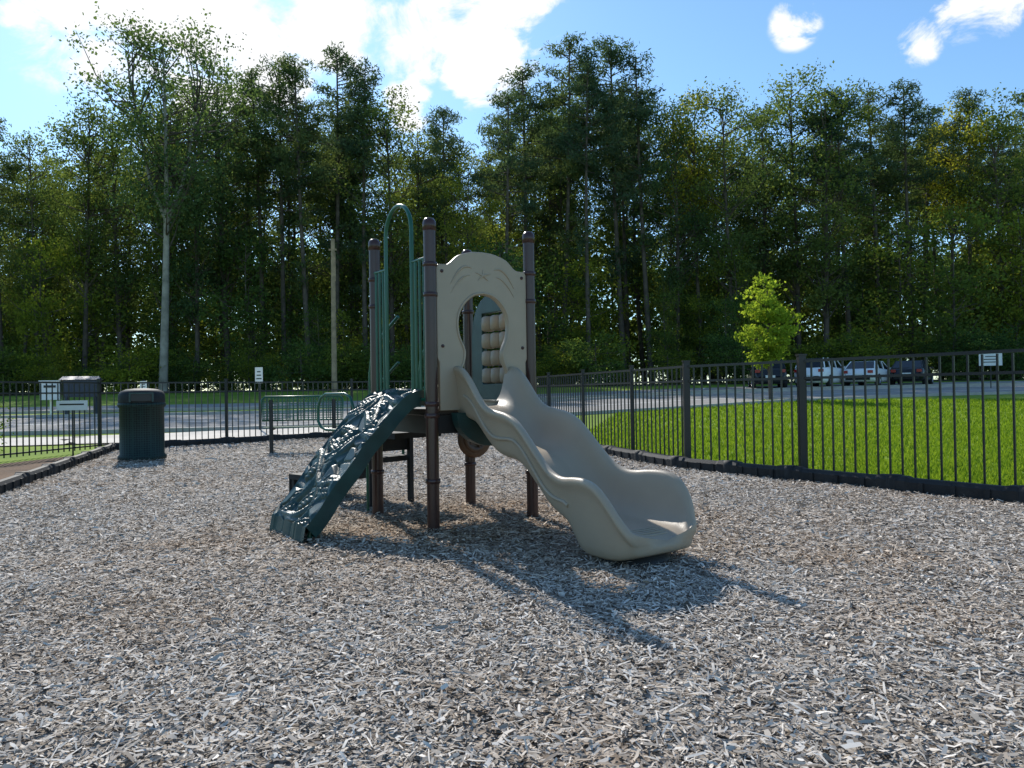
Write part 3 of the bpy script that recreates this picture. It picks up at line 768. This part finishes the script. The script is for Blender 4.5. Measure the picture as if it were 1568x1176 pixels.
for row,(y0,nn_,fac) in enumerate(((78,34,.92),(87,32,.9),(100,30,.86))):
    for i in range(nn_):
        x7=-62+124*(i+random.random())/nn_; y=y0+random.uniform(-3,3); h=(skyH(x7)*y/70)*fac*random.uniform(.85,1.0)
        if random.random()<.45: inst(random.choice(pines),30,x7*y/70,y,h,random.uniform(0,6.28),1.0)
        else: inst(random.choice(decs),28.6,x7*y/70,y,h,random.uniform(0,6.28),1.05)
for i in range(88):
    y=random.uniform(63,90); x=random.uniform(-.85,.85)*y; inst(random.choice(unds),11.3,x,y,random.uniform(6,16),random.uniform(0,6.28),random.uniform(.8,1.2))
for i in range(46):
    x7=-64+128*(i+random.random()*.8)/46; y=random.uniform(104,118); inst(random.choice(thick),14.3,x7*y/70,y,random.uniform(14,25),random.uniform(0,6.28),random.uniform(1.0,1.35))
for i in range(100):
    y=random.uniform(59.5,66); x=random.uniform(-.85,.85)*y; inst(random.choice(shrubs),3.6,x,y,random.uniform(1.4,4.2),random.uniform(0,6.28),random.uniform(.9,1.5))
syc=decid(77,29.5,[M_barkpale,M_bark,L_dec],crown=.55,rad=6.0,ntip=130,leaf=.27,per=36,spread=.75,trunk=.33,brm=1,fork=1)
o=bpy.data.objects.new('sycamore_tree',syc); COL.objects.link(o); o.location=(-27.6,60,T(60)); o.rotation_euler=(0,0,.4)
yt=decid(8,5.7,[M_bark,L_yng],crown=.66,rad=1.25,ntip=46,leaf=.18,per=42,spread=.20,trunk=.07)
o=bpy.data.objects.new('young_maple_tree',yt); COL.objects.link(o); o.location=(12.45,36.6,T(36.6)-.05)
o=bpy.data.objects.new('ornamental_shrub',shrubs[0]); COL.objects.link(o); o.location=(-12.2,17.0,0); o.scale=(.4,.4,.35)

# ------------------------------------------------------------------ light, sky
sd_=Vector((-.4065*.7815,.9137*.7815,.624))
sun=bpy.data.lights.new('sun','SUN'); sun.energy=5.0; sun.angle=R(.5); sun.color=(1,.955,.88)
so=bpy.data.objects.new('sun',sun); COL.objects.link(so); so.rotation_euler=(-sd_).to_track_quat('-Z','Y').to_euler(); so.location=(0,0,30)
w=bpy.data.worlds.new('World'); scene.world=w; w.use_nodes=True; nt=w.node_tree
bg=nt.nodes['Background']; bg.inputs[1].default_value=.13
sk=N(nt,'ShaderNodeTexSky',sky_type='NISHITA'); sk.sun_disc=False; sk.sun_elevation=R(38.6); sk.sun_rotation=math.atan2(-.4065,.9137); sk.air_density=1.0; sk.dust_density=.3; sk.ozone_density=1.5
tint=N(nt,'ShaderNodeMix',data_type='RGBA',blend_type='MULTIPLY'); tint.inputs[0].default_value=1; tint.inputs[7].default_value=(1.0,1.3,1.45,1); nt.links.new(sk.outputs[0],tint.inputs[6])
tc=N(nt,'ShaderNodeTexCoord'); no_=N(nt,'ShaderNodeTexNoise'); no_.inputs['Scale'].default_value=11; no_.inputs['Detail'].default_value=10; no_.inputs['Roughness'].default_value=.62; no_.inputs['Distortion'].default_value=.4
mp=N(nt,'ShaderNodeMapping'); mp.inputs['Scale'].default_value=(1,1,1.5)
nt.links.new(tc.outputs['Generated'],mp.inputs[0]); nt.links.new(mp.outputs[0],no_.inputs['Vector'])
blobs=[(130,-10,4.5),(200,10,5),(270,10,5.5),(350,20,5),(420,50,4),(490,20,4),(530,35,2.2),(650,30,2.8),(642,62,2.2),(775,0,3.4),(765,50,3.0),(740,95,2.4),(1490,20,1.8),(1540,12,1.6),(1228,40,1.3),(632,155,1.5),(1420,68,1.2),(60,20,2.0)]
cur=None
for bx,by,br_ in blobs:
    d=Vector(((bx-784)/1162,1,(598-by)/1162)).normalized()
    dp=N(nt,'ShaderNodeVectorMath',operation='DOT_PRODUCT'); dp.inputs[1].default_value=d; nt.links.new(tc.outputs['Generated'],dp.inputs[0])
    mr=N(nt,'ShaderNodeMapRange'); mr.inputs[1].default_value=math.cos(R(br_*1.45)); mr.inputs[2].default_value=1.0; nt.links.new(dp.outputs['Value'],mr.inputs[0])
    if cur is None: cur=mr.outputs[0]
    else:
        mxn=N(nt,'ShaderNodeMath',operation='MAXIMUM'); nt.links.new(cur,mxn.inputs[0]); nt.links.new(mr.outputs[0],mxn.inputs[1]); cur=mxn.outputs[0]
sb=N(nt,'ShaderNodeMath',operation='SUBTRACT'); sb.inputs[1].default_value=.5; nt.links.new(no_.outputs[0],sb.inputs[0])
ml=N(nt,'ShaderNodeMath',operation='MULTIPLY_ADD'); ml.inputs[1].default_value=5.0; nt.links.new(sb.outputs[0],ml.inputs[0]); nt.links.new(cur,ml.inputs[2])
mr=N(nt,'ShaderNodeMapRange',interpolation_type='SMOOTHSTEP'); mr.inputs[1].default_value=.15; mr.inputs[2].default_value=.95; nt.links.new(ml.outputs[0],mr.inputs[0])
mlt=N(nt,'ShaderNodeMath',operation='MULTIPLY'); nt.links.new(mr.outputs[0],mlt.inputs[0])
edge_=N(nt,'ShaderNodeMapRange',interpolation_type='SMOOTHSTEP'); edge_.inputs[1].default_value=0; edge_.inputs[2].default_value=.5; nt.links.new(cur,edge_.inputs[0]); nt.links.new(edge_.outputs[0],mlt.inputs[1])
mx=N(nt,'ShaderNodeMix',data_type='RGBA'); nt.links.new(mlt.outputs[0],mx.inputs[0]); nt.links.new(tint.outputs[2],mx.inputs[6]); mx.inputs[7].default_value=(8.4,8.5,8.7,1)
nt.links.new(mx.outputs[2],bg.inputs[0])

# ------------------------------------------------------------------ camera
cam=bpy.data.cameras.new('camera'); co=bpy.data.objects.new('camera',cam); COL.objects.link(co)
cam.sensor_width=36; cam.lens=26.68; cam.clip_end=2000
co.matrix_world=Matrix.Translation((0,0,1.2))@Matrix.Rotation(R(90.54),4,'X')@Matrix.Rotation(R(-.9),4,'Z')
scene.camera=co
scene.view_settings.view_transform='Standard'; scene.view_settings.look='None'; scene.view_settings.exposure=0
